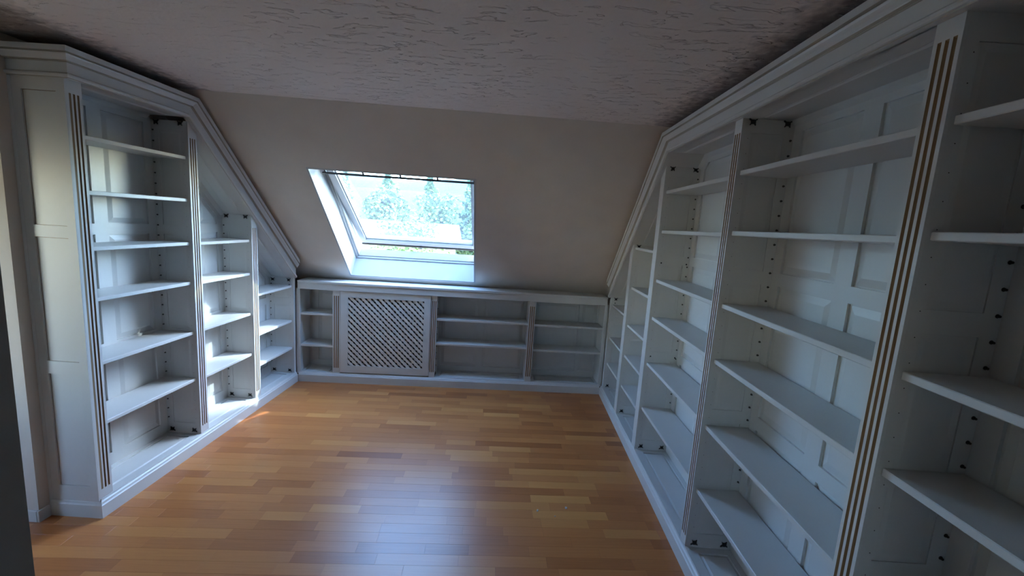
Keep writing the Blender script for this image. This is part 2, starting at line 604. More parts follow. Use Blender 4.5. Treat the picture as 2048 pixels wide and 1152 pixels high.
def post(g, u0, u1, zb, zt, v=-0.02, flutes=3, zf0=None, zf1=None, depth=0.0098, linef=None):
    """pilaster; three round flutes with brown bottoms"""
    def top(u):
        return zt if linef is None else min(zt, linef(u))
    if not flutes:
        g.loops([[(u0, v, zb), (u1, v, zb), (u1, v - depth, zb), (u0, v - depth, zb)],
                 [(u0, v, top(u0)), (u1, v, top(u1)), (u1, v - depth, top(u1)), (u0, v - depth, top(u0))]])
        return
    w = u1 - u0
    gw = 0.0100
    pitch = min(0.0185, w * 0.3)
    cs = [(u0 + u1) / 2 + (i - 1) * pitch for i in range(3)]
    us = [u0]
    for c in cs: us += [c - gw / 2, c + gw / 2]
    us.append(u1)
    zr = [zb, zf0, zf1, None]
    def P(u, k):
        z = zr[k] if k < 3 else top(u)
        return (u, v, z)
    for i in range(len(us) - 1):
        a, b = us[i], us[i + 1]
        groove = i % 2 == 1
        for k in range(3):
            if groove and k == 1: continue
            g.add([P(a, k), P(b, k), P(b, k + 1), P(a, k + 1)], [[0, 1, 2, 3]])
        if groove:
            n = 5
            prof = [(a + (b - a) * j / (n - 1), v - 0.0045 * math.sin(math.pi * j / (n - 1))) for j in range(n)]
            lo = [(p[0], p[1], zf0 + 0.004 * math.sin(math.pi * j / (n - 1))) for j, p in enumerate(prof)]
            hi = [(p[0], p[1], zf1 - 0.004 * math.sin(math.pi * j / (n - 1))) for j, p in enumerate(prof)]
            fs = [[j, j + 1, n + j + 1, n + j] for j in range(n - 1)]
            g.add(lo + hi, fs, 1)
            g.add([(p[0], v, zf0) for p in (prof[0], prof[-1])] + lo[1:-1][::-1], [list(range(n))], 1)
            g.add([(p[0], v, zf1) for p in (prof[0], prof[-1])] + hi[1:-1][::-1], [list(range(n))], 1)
    # sides and back
    vb = v - depth
    g.add([(u0, v, zb), (u0, vb, zb), (u0, vb, top(u0)), (u0, v, zf1), (u0, v, zf0)][:3] + [(u0, v, top(u0))], [[0, 1, 2, 3]])
    g.add([(u1, v, zb), (u1, vb, zb), (u1, vb, top(u1)), (u1, v, top(u1))], [[0, 1, 2, 3]])
    g.add([(u0, vb, zb), (u1, vb, zb), (u1, vb, top(u1)), (u0, vb, top(u0))], [[0, 1, 2, 3]])
    g.add([(u0, v, zb), (u1, v, zb), (u1, vb, zb), (u0, vb, zb)], [[0, 1, 2, 3]])

def post_mesh_fix(o):
    bm = bmesh.new()
    bm.from_mesh(o.data)
    bmesh.ops.remove_doubles(bm, verts=bm.verts, dist=0.00005)
    bmesh.ops.recalc_face_normals(bm, faces=bm.faces)
    bm.to_mesh(o.data)
    bm.free()

def panel_piece(fm, poly, c_edge, c_field, border, c_back, name, parent, mats=None):
    """raised or sunk panel. fm maps (a, b, c) with c outwards"""
    poly = clean(poly)
    if len(poly) < 3 or abs(area(poly)) < 0.004: return None
    if area(poly) < 0: poly = poly[::-1]
    g = G(fm)
    rings = [[(a, b, c_back) for a, b in poly], [(a, b, c_edge) for a, b in poly]]
    if border > 0:
        try:
            q1, q2 = inset(poly, 0.006), inset(poly, border)
            if area(q2) > 0.002:
                rings.append([(a, b, c_edge) for a, b in q1])
                rings.append([(a, b, c_field) for a, b in q2])
        except ZeroDivisionError:
            pass
    g.loops(rings)
    return g.build(name, mats or M_WHITE, parent)

ROWS = [(0.17, 0.77), (0.835, 1.455), (1.515, 2.13)]

def panelled_back(F, root, u0, u1, splits, lineA=None, lineB=0.0, ztop=ZI, rows=ROWS, zb=PL - 0.02, edge=0.055, vb=-DB, stile=0.08):
    """frame and raised panels of one bay's back. splits: u centres of inner stiles"""
    fm = lambda a, b, c: F(a, vb + c, b)
    def cl(poly):
        poly = clip(poly, ztop, 0.0)
        if lineA is not None: poly = clip(poly, lineA, lineB)
        return clean(poly)
    us = [u0 + edge] + [x for s in splits for x in (s - stile / 2, s + stile / 2)] + [u1 - edge]
    cells = [(us[i], us[i + 1]) for i in range(0, len(us), 2)]
    g = G(F)
    th = 0.014
    stiles = [(u0, us[0])] + [(us[i], us[i + 1]) for i in range(1, len(us) - 1, 2)] + [(us[-1], u1)]
    for a, b in stiles:
        g.prism_uz(cl(rect(a, b, zb, ztop)), vb - th, vb)
    zr = [zb] + [z for r in rows for z in r] + [ztop]
    for a, b in cells:
        for i in range(0, len(zr), 2):
            if zr[i + 1] - zr[i] < 0.002: continue
            g.prism_uz(cl(rect(a, b, zr[i], zr[i + 1])), vb - th, vb)
        if lineA is not None:       # rail along the slope
            zl = lambda u: lineA + lineB * u
            d = 0.07
            quad = [(a, zl(a) - d), (b, zl(b) - d), (b, zl(b)), (a, zl(a))]
            g.prism_uz(clean(clip(quad, ztop, 0)), vb - th, vb - 0.0005)
    fr = g.build('back_panel', M_WHITE, root)
    for a, b in cells:
        for z0, z1 in rows:
            poly = rect(a, b, z0, z1)
            if lineA is not None: poly = clip(poly, lineA - 0.07, lineB)
            panel_piece(fm, poly, -0.010, -0.003, 0.034, -0.02, 'panel', fr)
    return fr

PEG = {}
def peg_mesh():
    me = bpy.data.meshes.new('shelf_peg')
    bm = bmesh.new()
    r = 0.0035
    rings = []
    for yy, rr in ((0.001, r * 1.5), (-0.001, r * 1.5), (-0.0011, r), (-0.007, r * 0.9)):
        rings.append([bm.verts.new((rr * math.cos(t * math.pi / 4), yy, rr * math.sin(t * math.pi / 4))) for t in range(8)])
    for a, b in zip(rings, rings[1:]):
        for i in range(8): bm.faces.new((a[i], a[(i + 1) % 8], b[(i + 1) % 8], b[i]))
    bm.faces.new(rings[-1][::-1]); bm.faces.new(rings[0])
    bmesh.ops.recalc_face_normals(bm, faces=bm.faces)
    bm.to_mesh(me); bm.free()
    me.materials.append(M_PEG)
    return me
def clip_mesh(flip):
    """black corner connector: block with four splayed lugs"""
    g = G(ident)
    z = 1 if not flip else -1
    g.box(-0.011, 0.011, -0.010, 0.0005, -0.010, 0.010)
    for sx in (-1, 1):
        for sz in (-1, 1):
            h = 0.007
            ex = 0.020 if sz == z else 0.014
            g.loops([[(sx * 0.004, -0.007, sz * 0.004 - h / 2), (sx * 0.004, 0.0004, sz * 0.004 - h / 2), (sx * 0.004, 0.0004, sz * 0.004 + h / 2), (sx * 0.004, -0.007, sz * 0.004 + h / 2)],
                     [(sx * ex, -0.006, sz * 0.014 - h / 2), (sx * ex, 0.0004, sz * 0.014 - h / 2), (sx * ex, 0.0004, sz * 0.014 + h / 2), (sx * ex, -0.006, sz * 0.014 + h / 2)]])
    o = g.build('connector', M_BLACK)
    me = o.data
    off = Vector(ORIG[o.name])
    me.transform(Matrix.Translation(off))
    me.transform(Matrix.Scale(0.86, 4))
    bpy.data.objects.remove(o)
    return me
def cap_mesh():
    me = bpy.data.meshes.new('screw_cap')
    bm = bmesh.new()
    r = 0.0055
    a = [bm.verts.new((r * math.cos(t * math.pi / 5), 0.0003, r * math.sin(t * math.pi / 5))) for t in range(10)]
    b = [bm.verts.new((r * .8 * math.cos(t * math.pi / 5), -0.002, r * .8 * math.sin(t * math.pi / 5))) for t in range(10)]
    for i in range(10): bm.faces.new((a[i], a[(i + 1) % 10], b[(i + 1) % 10], b[i]))
    bm.faces.new(b[::-1]); bm.faces.new(a)
    bmesh.ops.recalc_face_normals(bm, faces=bm.faces)
    bm.to_mesh(me); bm.free()
    me.materials.append(M_BLACK)
    return me
PEG_ME, CAP_ME = peg_mesh(), cap_mesh()
CLIP_LO, CLIP_HI = clip_mesh(True), clip_mesh(False)

def divider(F, root, u0, u1, ztop_near, linef=None, clips=True, caps=(), pegs=True, zc_top=None, skip=()):
    """upright between two bays; panelled face towards the camera at u0"""
    g = G(F)
    v0, v1 = -DB, -0.03
    t = 0.004
    zb = PL - 0.005
    tn = ztop_near
    tf = ztop_near if linef is None else min(ZI, linef(u1))
    # body, behind the panelled face
    g.loops([[(u0 + t, v0, zb), (u0 + t, v1, zb), (u0 + t, v1, tn), (u0 + t, v0, tn)],
             [(u1, v0, zb), (u1, v1, zb), (u1, v1, tf), (u1, v0, tf)]])
    # frame strips proud of it
    va, vb_ = v0 + 0.045, v1 - 0.030
    g.box(u0, u0 + t, v0, va, zb, tn)
    g.box(u0, u0 + t, vb_, v1, zb, tn)
    rows = [(a, min(b, tn - 0.06)) for a, b in ROWS if min(b, tn - 0.06) - a > 0.1]
    zz = [zb] + [z for r in rows for z in r] + [tn]
    for i in range(0, len(zz), 2):
        g.box(u0, u0 + t, va, vb_, zz[i], zz[i + 1])
    d = g.build('divider', M_WHITE, root)
    fm = lambda a, b, c: F(u0 + t - c, a, b)
    for z0, z1 in rows:
        panel_piece(fm, rect(va + 0.0008, vb_ - 0.0008, z0 + 0.0008, z1 - 0.0008), 0.0012, 0.0028, 0.02, -0.002, 'panel', d)
    face = lambda v, z: Vector(F(u0, v, z))
    if pegs:
        z = 0.206
        while z < tn - 0.05:
            link(PEG_ME, 'shelf_peg', face(-0.238, z), d)
            z += 0.0652
        gh = G(F)
        z = 0.206
        while z < tn - 0.05:
            r = 0.0015
            gh.loops([[(u0 + 0.0004, -0.052 + r * math.cos(k), z + r * math.sin(k)) for k in (0, 1.05, 2.09, 3.14, 4.19, 5.24)],
                      [(u0 - 0.0004, -0.052 + r * math.cos(k), z + r * math.sin(k)) for k in (0, 1.05, 2.09, 3.14, 4.19, 5.24)]])
            z += 0.0652
        tag(gh.build('peg_holes', M_GAP, d), kind='stuff')
    if clips:
        for v in (-0.064, -0.215):
            link(CLIP_LO, 'connector', face(v, PL + 0.024), d)
            if zc_top != 0:
                link(CLIP_HI, 'connector', face(v, (zc_top or tn) - 0.014), d)
    for z in caps:
        for v in (-0.06, -0.232):
            link(CAP_ME, 'screw_cap', face(v, z), d)
    return d

def shelf(F, root, u0, u1, zc, v0=-DB + 0.003, v1=-0.038, th=0.021):
    g = G(F)
    g.box(u0 + 0.001, u1 - 0.001, v0, v1, zc - th / 2, zc + th / 2)
    return g.build('shelf', M_WHITE, root, bevel=0.0022)

def bottom_board(F, root, u0, u1, v0=-DB, v1=-0.02, panel=True, z=PL):
    g = G(F)
    zt = z - 0.004
    g.box(u0, u1, v1 - 0.052, v1, zt - 0.03, zt)
    g.box(u0, u1, v0, v0 + 0.03, zt - 0.03, zt)
    g.box(u0, u0 + 0.04, v0 + 0.03, v1 - 0.052, zt - 0.03, zt)
    g.box(u1 - 0.04, u1, v0 + 0.03, v1 - 0.052, zt - 0.03, zt)
    b = g.build('bottom_board', M_WHITE, root)
    fm = lambda a, bb, c: F(a, bb, zt + c)
    panel_piece(fm, rect(u0 + 0.04, u1 - 0.04, v0 + 0.03, v1 - 0.052), -0.007, -0.001, 0.016, -0.02, 'panel', b)

def sweep(F, root, name, prof, u_start, knee, u_end, ret=None, glaze=()):
    """moulding along the flat top and down the slope. prof: (n below the top line, o outwards)"""
    g = G(F)
    ct = math.sqrt(1 + SLP * SLP)
    rings = []
    st = []
    for n, o in prof:
        line = []
        if ret is not None:
            line.append((u_start - o, ret, ZT - n))
            line.append((u_start - o, o, ZT - n))
        else:
            line.append((u_start, o, ZT - n))
        # sloped line: z = ZT - SLP*(u-knee) - n*ct
        uk = knee + (n - n * ct) / SLP
        line.append((uk, o, ZT - n))
        line.append((u_end, o, ZT - SLP * (u_end - knee) - n * ct))
        st.append(line)
    rings = [[st[k][i] for k in range(len(prof))] for i in range(len(st[0]))]
    g.loops(rings)
    k = len(prof)
    for i in range(len(rings) - 1):
        for j in glaze:
            g.m[i * k + j] = 1
    return g.build(name, [M_WHITE, M_GLAZE], root)

CROWN = [(-0.004, -0.02), (-0.004, 0.042), (0.019, 0.042), (0.021, 0.031), (0.024, 0.031), (0.026, 0.036), (0.032, 0.033), (0.040, 0.024), (0.047, 0.018), (0.050, 0.017), (0.052, 0.006), (0.056, 0.006), (0.056, -0.02)]
CROWN_GLAZE = {2, 3, 4, 9, 10, 11}
FRIEZE = [(0.050, -0.025), (0.050, 0.003), (0.121, 0.003), (0.121, -0.025)]
BEAD = [(0.100, -0.004), (0.100, 0.0045), (0.103, 0.0045), (0.104, 0.011), (0.109, 0.015), (0.115, 0.015), (0.119, 0.011), (0.120, 0.005), (0.1235, 0.004), (0.1235, -0.004)]
BEAD_GLAZE = {1, 2, 7}
PLINTH = [(0.0, -0.025), (0.0, 0.012), (0.070, 0.012), (0.074, 0.008), (0.078, 0.006), (0.084, 0.004), (0.090, -0.003), (0.098, -0.005), (0.098, -0.025)]

def plinth(F, root, u_start, u_end, ret=None):
    g = G(F)
    rings = []
    st = []
    for z, o in PLINTH:
        o -= 0.012
        line = []
        if ret is not None:
            line.append((u_start - o - 0.008, ret, z))
            line.append((u_start - o - 0.008, o, z))
        else:
            line.append((u_start, o, z))
        line.append((u_end, o, z))
        st.append(line)
    g.loops([[st[k][i] for k in range(len(PLINTH))] for i in range(len(st[0]))])
    return g.build('plinth', M_WHITE, root)

def soffit(F, root, u0, u1, knee, lineA):
    """board closing the top of a bay, flat then sloped, with a raised field"""
    fl = lambda u: min(ZI, lineA - SLP * u)
    uk = (lineA - ZI) / SLP
    segs = []
    if u0 < uk: segs.append((u0, min(u1, uk)))
    if u1 > uk: segs.append((max(u0, uk), u1))
    for a, b in segs:
        if b - a < 0.03: continue
        g = G(F)
        za, zb = fl(a), fl(b)
        g.loops([[(a, -DB - 0.01, za), (a, -0.02, za), (a, -0.02, za + 0.02), (a, -DB - 0.01, za + 0.02)],
                 [(b, -DB - 0.01, zb), (b, -0.02, zb), (b, -0.02, zb + 0.02), (b, -DB - 0.01, zb + 0.02)]])
        o = g.build('soffit', M_WHITE, root)
        # raised field
        L = math.hypot(b - a, zb - za)
        dx, dz = (b - a) / L, (zb - za) / L
        nx, nz = dz, -dx           # downwards
        fm = lambda p, q, c: F(a + p * dx + c * nx, q, za + p * dz + c * nz)
        if L > 0.16:
            panel_piece(fm, rect(0.03, L - 0.03, -0.185, -0.085), 0.001, 0.005, 0.012, -0.005, 'panel', o)
        # cove along the back
        g = G(lambda p, q, c: fm(p, q, c))
        g.loops([[(0, -DB, 0), (0, -DB + 0.022, 0), (0, -DB + 0.012, 0.008), (0, -DB, 0.022)],
                 [(L, -DB, 0), (L, -DB + 0.022, 0), (L, -DB + 0.012, 0.008), (L, -DB, 0.022)]])
        g.build('cove', M_WHITE, o)

def side_bookcase(F, root, knee, u_end, posts, bays, u_start, ret=None):
    ct = math.sqrt(1 + SLP * SLP)
    n_in = 0.121
    lineA = ZT + SLP * knee - n_in * ct          # inner line  z = lineA - SLP*u
    lf = lambda u: min(ZI, lineA - SLP * u)
    plinth(F, root, u_start, bays['end'], ret)
    sweep(F, root, 'crown_moulding', CROWN, u_start, knee, u_end, ret, CROWN_GLAZE)
    sweep(F, root, 'frieze', FRIEZE, u_start, knee, u_end, ret)
    sweep(F, root, 'bead_moulding', BEAD, u_start, knee, u_end, ret, BEAD_GLAZE)
    for p in posts:
        g = G(F)
        zt = lf(p['u0']) + 0.012
        fz = min(p.get('ft', 9), lf(p['u1']) - 0.03)
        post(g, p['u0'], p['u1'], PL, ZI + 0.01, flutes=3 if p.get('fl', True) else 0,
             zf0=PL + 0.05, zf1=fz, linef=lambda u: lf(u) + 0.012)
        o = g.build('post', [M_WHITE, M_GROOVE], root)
        post_mesh_fix(o)
    for d in bays['dividers']:
        divider(F, root, d['u0'], d['u1'], lf(d['u0']), lf, caps=d.get('caps', ()), zc_top=d.get('zc'))
    for b in bays['bays']:
        u0, u1 = b['u']
        panelled_back(F, root, u0, u1, b['split'], lineA, -SLP)
        soffit(F, root, u0, u1, knee, lineA)
        bottom_board(F, root, u0, u1)
        for z in b['z']:
            shelf(F, root, u0, u1, z)

# ------------------------------------------------------------------ left bookcase
LB = tag(empty('bookcase', (-0.125, -0.99, 0)), 'white built-in bookcase with panelled end on the left, sloping down with the roof', 'bookcase', 'tall white built-in bookcases')
side_bookcase(f_left, LB, -1.237, -0.028,
    [dict(u0=-1.978, u1=-1.905, ft=2.12), dict(u0=-1.2602, u1=-1.1875, ft=2.09), dict(u0=-0.6476, u1=-0.5733), dict(u0=-0.0297, u1=-0.001, fl=False)],
    dict(end=-0.001, dividers=[dict(u0=-1.2602, u1=-1.1875), dict(u0=-0.6476, u1=-0.5733), dict(u0=-0.0297, u1=-0.001, zc=1.022, caps=(0.965,))],
         bays=[dict(u=(-1.950, -1.2602), split=[-1.622], z=[1.938, 1.6775, 1.4023, 1.1446, 0.8099, 0.4863]),
               dict(u=(-1.1875, -0.6476), split=[-0.92], z=[1.3994, 1.1359, 0.8103, 0.4734]),
               dict(u=(-0.5733, -0.0297), split=[-0.30], z=[0.9486, 0.6121, 0.3447])]),
    -1.982, ret=-0.275)
# panelled end
g = G(f_left)
ue = -1.982
va, vb_ = -0.222, -0.062
g.box(ue + 0.008, ue + 0.032, -0.262, -0.0205, PL - 0.01, 2.20, 1)
g.box(ue, ue + 0.008, -0.262, va, PL - 0.01, 2.25)
g.box(ue, ue + 0.008, vb_, -0.0205, PL - 0.01, 2.20)
zz = [PL - 0.01, 0.17, 0.775, 0.84, 1.455, 1.512, 2.122, 2.20]
for i in range(0, 8, 2):
    g.box(ue, ue + 0.008, va, vb_, zz[i], zz[i + 1])
ep = g.build('end_panel', [M_WHITE, M_GROOVE], LB)
for i in range(1, 7, 2):
    panel_piece(lambda a, b, c: f_left(ue + 0.008 - c, a, b), rect(va + 0.0035, vb_ - 0.0015, zz[i] + 0.0015, zz[i + 1] - 0.0025), 0.0012, 0.0012, 0, -0.003, 'panel', ep)
# quarter round between end and wall
g = G(f_left)
pr = [(-0.279, ue + 0.01), (-0.262, ue + 0.01)] + [(-0.262 - 0.0 - 0.017 * (1 - math.cos(t)), ue + 0.002 - 0.0 + 0.008 - 0.012 * math.sin(t)) for t in (0, .4, .8, 1.2, 1.57)]
g.loops([[(u, v, 0.0) for v, u in pr[1:]] + [(ue + 0.01, -0.279, 0.0)], [(u, v, 2.20) for v, u in pr[1:]] + [(ue + 0.01, -0.279, 2.20)]])
g.build('scribe_strip', M_WHITE, LB)

# ------------------------------------------------------------------ right bookcase
RB = tag(empty('bookcase', (W + 0.125, -1.8, 0)), 'long white built-in bookcase with fluted posts filling the right side of the room', 'bookcase', 'tall white built-in bookcases')
side_bookcase(f_right, RB, -1.0975, 0.128,
    [dict(u0=-3.90, u1=-3.83, ft=2.12), dict(u0=-2.958, u1=-2.890, ft=2.135), dict(u0=-2.0175, u1=-1.955, ft=2.12), dict(u0=-1.0617, u1=-0.985, fl=False), dict(u0=-0.4664, u1=-0.385, fl=False), dict(u0=0.128, u1=0.181, fl=False)],
    dict(end=0.181, dividers=[dict(u0=-3.90, u1=-3.83), dict(u0=-2.958, u1=-2.890, zc=0), dict(u0=-2.0175, u1=-1.955), dict(u0=-1.0617, u1=-0.985, caps=(2.081, 1.463, 0.80)), dict(u0=-0.4664, u1=-0.385), dict(u0=0.128, u1=0.181, caps=(0.965,))],
         bays=[dict(u=(-3.83, -2.958), split=[-3.39], z=[1.951, 1.6895, 1.3472, 1.0899, 0.75, 0.41]),
               dict(u=(-2.890, -2.0175), split=[-2.443], z=[1.9462, 1.6796, 1.3439, 1.0758, 0.7444, 0.4093]),
               dict(u=(-1.955, -1.0617), split=[-1.51], z=[1.9354, 1.6722, 1.3384, 1.0744, 0.7458, 0.4137]),
               dict(u=(-0.985, -0.4664), split=[-0.73], z=[1.529, 1.2006, 0.8805, 0.6156, 0.3501]),
               dict(u=(-0.385, 0.128), split=[-0.13], z=[0.9394, 0.6132, 0.3486])]),
    -3.90)

# ------------------------------------------------------------------ low bookcase under the skylight
BB = tag(empty('low_bookcase', (1.5, 0.125, 0), ANG), 'low white bookcase under the skylight with a diamond lattice radiator door', 'bookcase')
F = f_back
XE = 3.0050
plinth(F, BB, 0.002, XE)
g = G(F)
g.box(0.002, XE, -0.225, 0.006, 0.985, 1.008)
g.build('worktop', M_WHITE, BB, bevel=0.003)
g = G(F)
g.box(0.002, XE, -0.03, -0.002, 0.925, 0.985)
g.build('top_rail', M_WHITE, BB, bevel=0.0015)
bp = [(0.325, 0.396), (1.270, 1.327), (2.234, 2.297)]
for a, b in bp:
    g = G(F)
    post(g, a, b, PL, 0.93, flutes=3, zf0=PL + 0.05, zf1=0.872, depth=0.028)
    o = g.build('post', [M_WHITE, M_GROOVE], BB)
    post_mesh_fix(o)
    g = G(F)
    g.box(a, b, -DB, -0.05, PL - 0.01, 0.95)
    d = g.build('divider', M_WHITE, BB)
    z = 0.2
    while z < 0.9:
        me = link(PEG_ME, 'shelf_peg', F(b, -0.09, z), d)
        me.rotation_euler = (0, 0, R(90))
        z += 0.0652
    cl = link(CLIP_LO, 'connector', F(b, -0.05, PL + 0.03), d)
    cl.rotation_euler = (0, 0, R(90))
one_row = [(0.15, 0.88)]
for (a, b), sp in (((0.002, 0.325), [0.085]), ((1.327, 2.234), [1.76]), ((2.297, XE), [2.80])):
    panelled_back(F, BB, a, b, sp, ztop=0.95, rows=one_row, edge=0.03, stile=0.06 if sp[0] < 2 and sp[0] > 1 else 0.03)
    bottom_board(F, BB, a, b, panel=True)
for a, b, zs_ in ((0.002, 0.325, (0.6752, 0.3595)), (1.327, 2.234, (0.684, 0.4343)), (2.297, XE, (0.678, 0.418))):
    for z in zs_:
        shelf(F, BB, a, b, z, th=0.022)
for a, b in ((0.002, 0.012), (XE - 0.010, XE)):
    g = G(F)
    g.box(a, b, -DB, -0.03, PL - 0.005, 0.95)
    g.build('side_panel', M_WHITE, BB)
for a, b in ((-0.022, 0.016), (XE - 0.016, XE + 0.020)):
    g = G(F)
    g.box(a, b, -0.030, -0.021, PL - 0.02, 0.93)
    g.build('corner_stile', M_WHITE, BB)
# radiator compartment and lattice door
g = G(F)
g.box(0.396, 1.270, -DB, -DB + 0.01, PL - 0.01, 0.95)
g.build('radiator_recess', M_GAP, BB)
g = G(F)
D0, D1, DZ0, DZ1 = 0.400, 1.266, 0.108, 0.921
LX0, LX1, LZ0, LZ1 = 0.472, 1.203, 0.178, 0.864
g.box(D0, LX0, -0.038, -0.013, DZ0, DZ1)
g.box(LX1, D1, -0.038, -0.013, DZ0, DZ1)
g.box(LX0, LX1, -0.038, -0.013, DZ0, LZ0)
g.box(LX0, LX1, -0.038, -0.013, LZ1, DZ1)
door = g.build('radiator_door', M_WHITE, BB)
def clip_rect(poly, x0, x1, z0, z1):
    for ax, lim, sg in ((0, x0, 1), (0, x1, -1), (1, z0, 1), (1, z1, -1)):
        out = []
        for i in range(len(poly)):
            p, q = poly[i], poly[(i + 1) % len(poly)]
            dp, dq = sg * (p[ax] - lim), sg * (q[ax] - lim)
            if dp >= 0: out.append(p)
            if dp * dq < 0:
                t = dp / (dp - dq)
                out.append((p[0] + t * (q[0] - p[0]), p[1] + t * (q[1] - p[1])))
        poly = out
        if not poly: return []
    return poly
PIT, SWID = 0.0392, 0.0238
for fam in (0, 1):
    dx, dz = (0.7071, -0.7071) if fam == 0 else (0.7071, 0.7071)
    nx, nz = -dz, dx
    cx_, cz_ = (LX0 + LX1) / 2, (LZ0 + LZ1) / 2
    for k in range(-16, 17):
        ox, oz = cx_ + nx * k * PIT, cz_ + nz * k * PIT
        h = (SWID if fam == 0 else SWID - 0.002) / 2
        poly = [(ox - dx * 2 + nx * h, oz - dz * 2 + nz * h), (ox - dx * 2 - nx * h, oz - dz * 2 - nz * h),
                (ox + dx * 2 - nx * h, oz + dz * 2 - nz * h), (ox + dx * 2 + nx * h, oz + dz * 2 + nz * h)]
        poly = clean(clip_rect(poly, LX0, LX1, LZ0, LZ1))
        if len(poly) < 3 or abs(area(poly)) < 1e-4: continue
        g = G(F)
        g.prism_uz(poly, *((-0.025, -0.0195) if fam == 0 else (-0.050, -0.0445)))
        g.build('lattice_slat', M_LATTICE, door)

# ------------------------------------------------------------------ skylight
WN = struct(empty('window_1', f_slope((OA0 + OA1) / 2, OS1, 0.1), ANG))
tag(WN, 'open pivot skylight in the sloping wall above the low bookcase', None)
def spart(boxes, name, mat, parent, bevel=0.0, fm=f_slope):
    g = G(fm)
    for b in boxes: sbox(g, *b)
    return g.build(name, mat, parent, bevel=bevel)
RD = 0.236
spart([(OA0 - 0.015, OA0, OS0 - 0.015, OS1 + 0.015, 0.0, RD)], 'reveal', M_SASH, WN)
g = G(f_slope)
g.loops([[(OA1, OS0 - 0.015, 0), (OA1 + 0.016, OS0 - 0.015, 0), (OA1 + 0.016, OS1 + 0.015, 0), (OA1, OS1 + 0.015, 0)],
         [(OA1 + 0.04, OS0 - 0.015, RD), (OA1 + 0.066, OS0 - 0.015, RD), (OA1 + 0.066, OS1 + 0.015, RD), (OA1 + 0.04, OS1 + 0.015, RD)]])
g.build('reveal', M_SASH, WN)
spart([(OA0, OA1 + 0.01, OS0 - 0.015, OS0, 0.0, RD)], 'reveal', M_SASH, WN)
spart([(OA0, OA1 + 0.01, OS1, OS1 + 0.015, 0.0, RD), (OA1 + 0.01, OA1 + 0.045, OS1, OS1 + 0.015, 0.06, RD)], 'reveal', M_SASH, WN)
fw = 0.045
FA1 = OA1 + 0.065
spart([(OA0 - 0.02, OA0 + fw - 0.01, OS0 - 0.02, OS1 + 0.02, RD, RD + 0.085), (FA1 - fw + 0.01, FA1 + 0.02, OS0 - 0.02, OS1 + 0.02, RD, RD + 0.085),
       (OA0 + fw - 0.01, FA1 - fw + 0.01, OS0 - 0.02, OS0 + fw - 0.015, RD, RD + 0.085), (OA0 + fw - 0.01, FA1 - fw + 0.01, OS1 - fw + 0.02, OS1 + 0.02, RD, RD + 0.085)], 'window_frame', M_SASH, WN)
spart([(OA0, OA0 + 0.018, OS0, OS1, RD - 0.012, RD), (OA0, FA1 - 0.02, OS1 - 0.014, OS1, RD - 0.02, RD)], 'frame_bead', M_SASH, WN)
# sash turned about its middle axis
PS, PN, PA = 1.13, RD + 0.045, R(9.9)
def f_sash(a, s, n):
    return f_slope(a, PS + s * math.cos(PA) - n * math.sin(PA), PN + s * math.sin(PA) + n * math.cos(PA))
a0, a1 = OA0 + 0.040, FA1 - 0.040
h0, h1 = -0.53, 0.735
sw = 0.055
sash = spart([(a0, a0 + sw, h0, h1, -0.035, 0.035), (a1 - sw, a1, h0, h1, -0.035, 0.035), (a0 + sw, a1 - sw, h0, h0 + 0.07, -0.035, 0.035),
              (a0 + sw, a1 - sw, h1 - 0.075, h1, -0.035, 0.035)], 'sash', M_SASH, WN, fm=f_sash)
spart([(a0 + sw, a0 + sw + 0.012, h0 + 0.07, h1 - 0.075, -0.02, 0.0), (a1 - sw - 0.012, a1 - sw, h0 + 0.07, h1 - 0.075, -0.02, 0.0),
       (a0 + sw, a1 - sw, h1 - 0.088, h1 - 0.075, -0.022, 0.0)], 'glazing_bead', M_SASH, sash, fm=f_sash)
g = G(f_sash)
g.add([(a0 + sw - 0.005, h0 + 0.06, 0.008), (a1 - sw + 0.005, h0 + 0.06, 0.008), (a1 - sw + 0.005, h1 - 0.07, 0.008), (a0 + sw - 0.005, h1 - 0.07, 0.008)], [[0, 1, 2, 3]])
g.build('pane', M_PANE, sash)
spart([(a0, a1, h1 - 0.006, h1 + 0.012, -0.045, -0.03)], 'bottom_seal', M_PEG, sash, fm=f_sash)
spart([((a0 + a1) / 2 - 0.012, (a0 + a1) / 2 + 0.012, h1 - 0.01, h1 + 0.03, -0.05, -0.02)], 'latch', M_BAR, sash, fm=f_sash)
# handle bar along the top of the sash with five brackets
g = G(f_sash)
hb = h0 + 0.064
sbox(g, a0 + 0.005, a1 - 0.005, hb - 0.004, hb + 0.008, -0.110, -0.098)
for k in range(5):
    x = a0 + 0.03 + (a1 - a0 - 0.06) * k / 4
    sbox(g, x - 0.007, x + 0.007, hb - 0.055, hb + 0.004, -0.104, -0.098)
    sbox(g, x - 0.007, x + 0.007, hb - 0.055, hb - 0.048, -0.098, -0.034)
g.build('handle_bar', M_BAR, sash)

